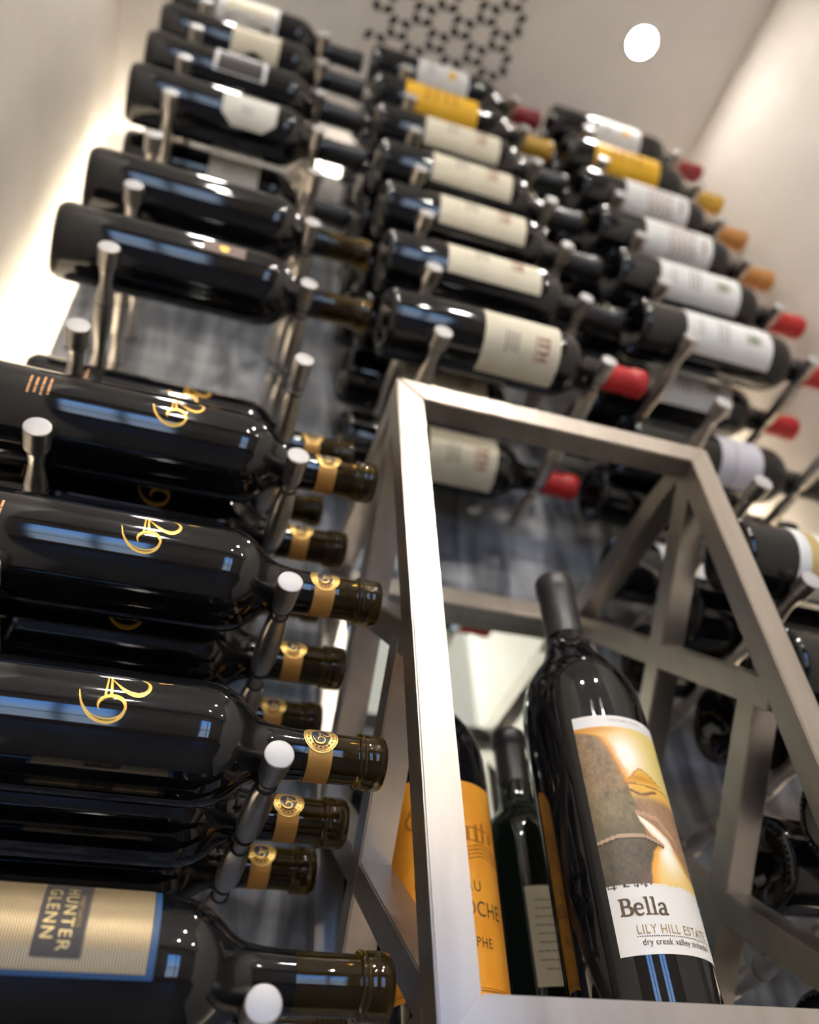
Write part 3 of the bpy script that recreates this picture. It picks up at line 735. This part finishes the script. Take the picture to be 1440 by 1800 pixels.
# slab serif lettering
def glyphs(s, h):
    out = []; x = 0
    def seg(pts, w): out.append(ribbon([((x + a) * h, b * h) for a, b in pts], [q * h for q in w], 7))
    def bar(a0, b0, a1, b1): out.append(([((x + a0) * h, b0 * h), ((x + a1) * h, b0 * h), ((x + a1) * h, b1 * h), ((x + a0) * h, b1 * h)], [(0, 1, 2, 3)]))
    for ch in s:
        if ch == 'B':
            bar(.09, 0, .28, 1); bar(0, 0, .32, .09); bar(0, .91, .32, 1)
            seg([(.20, .965), (.45, .96), (.60, .86), (.60, .66), (.45, .54), (.20, .53)], [.09, .10, .19, .19, .10, .09])
            seg([(.20, .53), (.50, .52), (.68, .40), (.68, .16), (.50, .04), (.20, .035)], [.09, .10, .20, .20, .10, .09]); x += .84
        elif ch == 'e':
            seg([(.10, .36), (.30, .36), (.52, .37)], [.07, .07, .07])
            seg([(.52, .37), (.48, .58), (.30, .66), (.12, .56), (.06, .33), (.14, .10), (.34, .02), (.54, .12)], [.11, .13, .11, .17, .19, .17, .12, .07]); x += .66
        elif ch == 'l':
            bar(.09, 0, .25, 1.04); bar(0, 0, .34, .08); bar(0, .95, .16, 1.04); x += .40
        elif ch == 'a':
            seg([(.08, .50), (.16, .62), (.32, .66), (.44, .56), (.45, .30), (.45, .12), (.52, .03), (.62, .06)], [.13, .11, .11, .16, .18, .17, .12, .07])
            seg([(.45, .38), (.25, .34), (.10, .26), (.08, .11), (.20, .02), (.34, .05), (.45, .16)], [.08, .10, .13, .18, .12, .10, .07]); x += .68
    return join2(out)
def deg(d): return D(d) * Rb
link('print', wrap('print', glyphs('Bella', .080 * P), Rb, D(-35.5), (.695 - SHELF) * P, .0007), M['brown_ink'], lb)
link('print', wrap('print', text2('LILY HILL ESTATE', .058 * P, 0, 0, .82, 'LEFT', 1.12), Rb, D(-26), (.612 - SHELF) * P, .0007), M['tan_ink'], lb)
link('print', wrap('print', join2([rect2(k * .011 * P, 0, k * .011 * P + .006 * P, .0045 * P, 1) for k in range(42)]), Rb, D(-27), (.598 - SHELF) * P, .0007), M['brown_ink'], lb)
link('print', wrap('print', text2('dry creek valley zinfandel', .040 * P, 0, 0, .95, 'LEFT', 1.0), Rb, D(-24), (.562 - SHELF) * P, .0007), M['brown_ink'], lb)
link('print', wrap('print', text2('VINEYARD SERIES', .022 * P, 0, 0, 1, 'CENTER', 1.25), Rb, D(5), (1.518) * P, .0007), M['grey_ink'], lb)
# magnum with the orange label
ORX, ORY, ORR = 2.66, 1.28, .345
om = magnum(ORX, ORY, ORR, (1.60, 2.14, .122, 2.80), 1, 'cap_blk', 'large dark bottle with orange label behind the front left upright of the stand')
Ro = ORR * P; ac = -12
lo = link('label', patch('label', Ro, D(ac - 61), D(ac + 64), .31 * P, 1.47 * P, None, .0004, 40, 20), M['orange'], om)
link('print', wrap('print', join2([text2('CHATEAU', .085 * P, 0, 0, .85, spacing=1.25)]), Ro, D(ac), (.83) * P, .0007), M['brown_ink'], lo)
link('print', wrap('print', text2('LA ROCHE', .115 * P, 0, 0, .80, spacing=1.05), Ro, D(ac + 17), .70 * P, .0007), M['brown_ink'], lo)
link('print', wrap('print', text2('ST-ESTEPHE', .070 * P, 0, 0, .85, spacing=1.1), Ro, D(ac + 11), .545 * P, .0007), M['brown_ink'], lo)
hills = [ribbon(pv((-.28, .0 + .022 * k), (-.14, .035 + .022 * k), (0, .0 + .022 * k), (.14, .03 + .022 * k), (.30, -.01 + .022 * k)), pw(.005, .006, .005, .006, .005), 6) for k in range(4)]
castle = [rect2(-.16 * P, .11 * P, .16 * P, .118 * P, 8)] + [rect2(x * P, .12 * P, (x + .022) * P, h * P, 1) for x, h in ((-.15, .22), (-.09, .19), (-.03, .24), (.03, .19), (.09, .21), (.14, .23), (.20, .18))] + [rect2(-.14 * P, .185 * P, .2 * P, .192 * P, 8)]
link('print', wrap('print', join2(hills + castle), Ro, D(ac + 16), 1.0 * P, .0007), amber_ink, lo)
link('print', wrap('print', join2([rect2(-.36 * P, 0, .36 * P, .006 * P, 24), rect2(-.355 * P, .014 * P, .355 * P, .017 * P, 24)]), Ro, D(ac), .335 * P, .0007), amber_ink, lo)
em = [disc2(0, 0, .05 * P, 18, .036 * P), ribbon(pv((-.03, .05), (.03, .08), (.0, -.02), (.05, -.06)), pw(.012, .02, .016, .006), 6)]
link('print', wrap('print', join2(em), Ro, D(ac - 30), 1.22 * P, .0007), amber_ink, lo)
# slender dark green bottle at the back
THX, THY = 3.40, 1.60
th = thing('wine_bottle', 'slim dark green bottle with cream label at the back of the steel stand', 'wine bottle', W(THX, THY, SHELF))
b2 = body_full.copy(); b2.materials.clear(); o = link('body', b2, M['glass_green'], th); o.scale = (.96, .96, .925)
c2 = capsule_me.copy(); c2.materials.clear(); o = link('capsule', c2, M['cap_blk'], th); o.scale = (.96, .96, .925)
lt = link('label', patch('label', .96 * R_, D(-33), D(55), .49 * P, 1.05 * P), M['cream'], th)
link('print', wrap('print', lines2(-.17 * P, .14 * P, .2 * P, 9, .048 * P, .014 * P, 12, .3), .96 * R_, D(8), .76 * P, .0007), M['grey_ink'], lt)
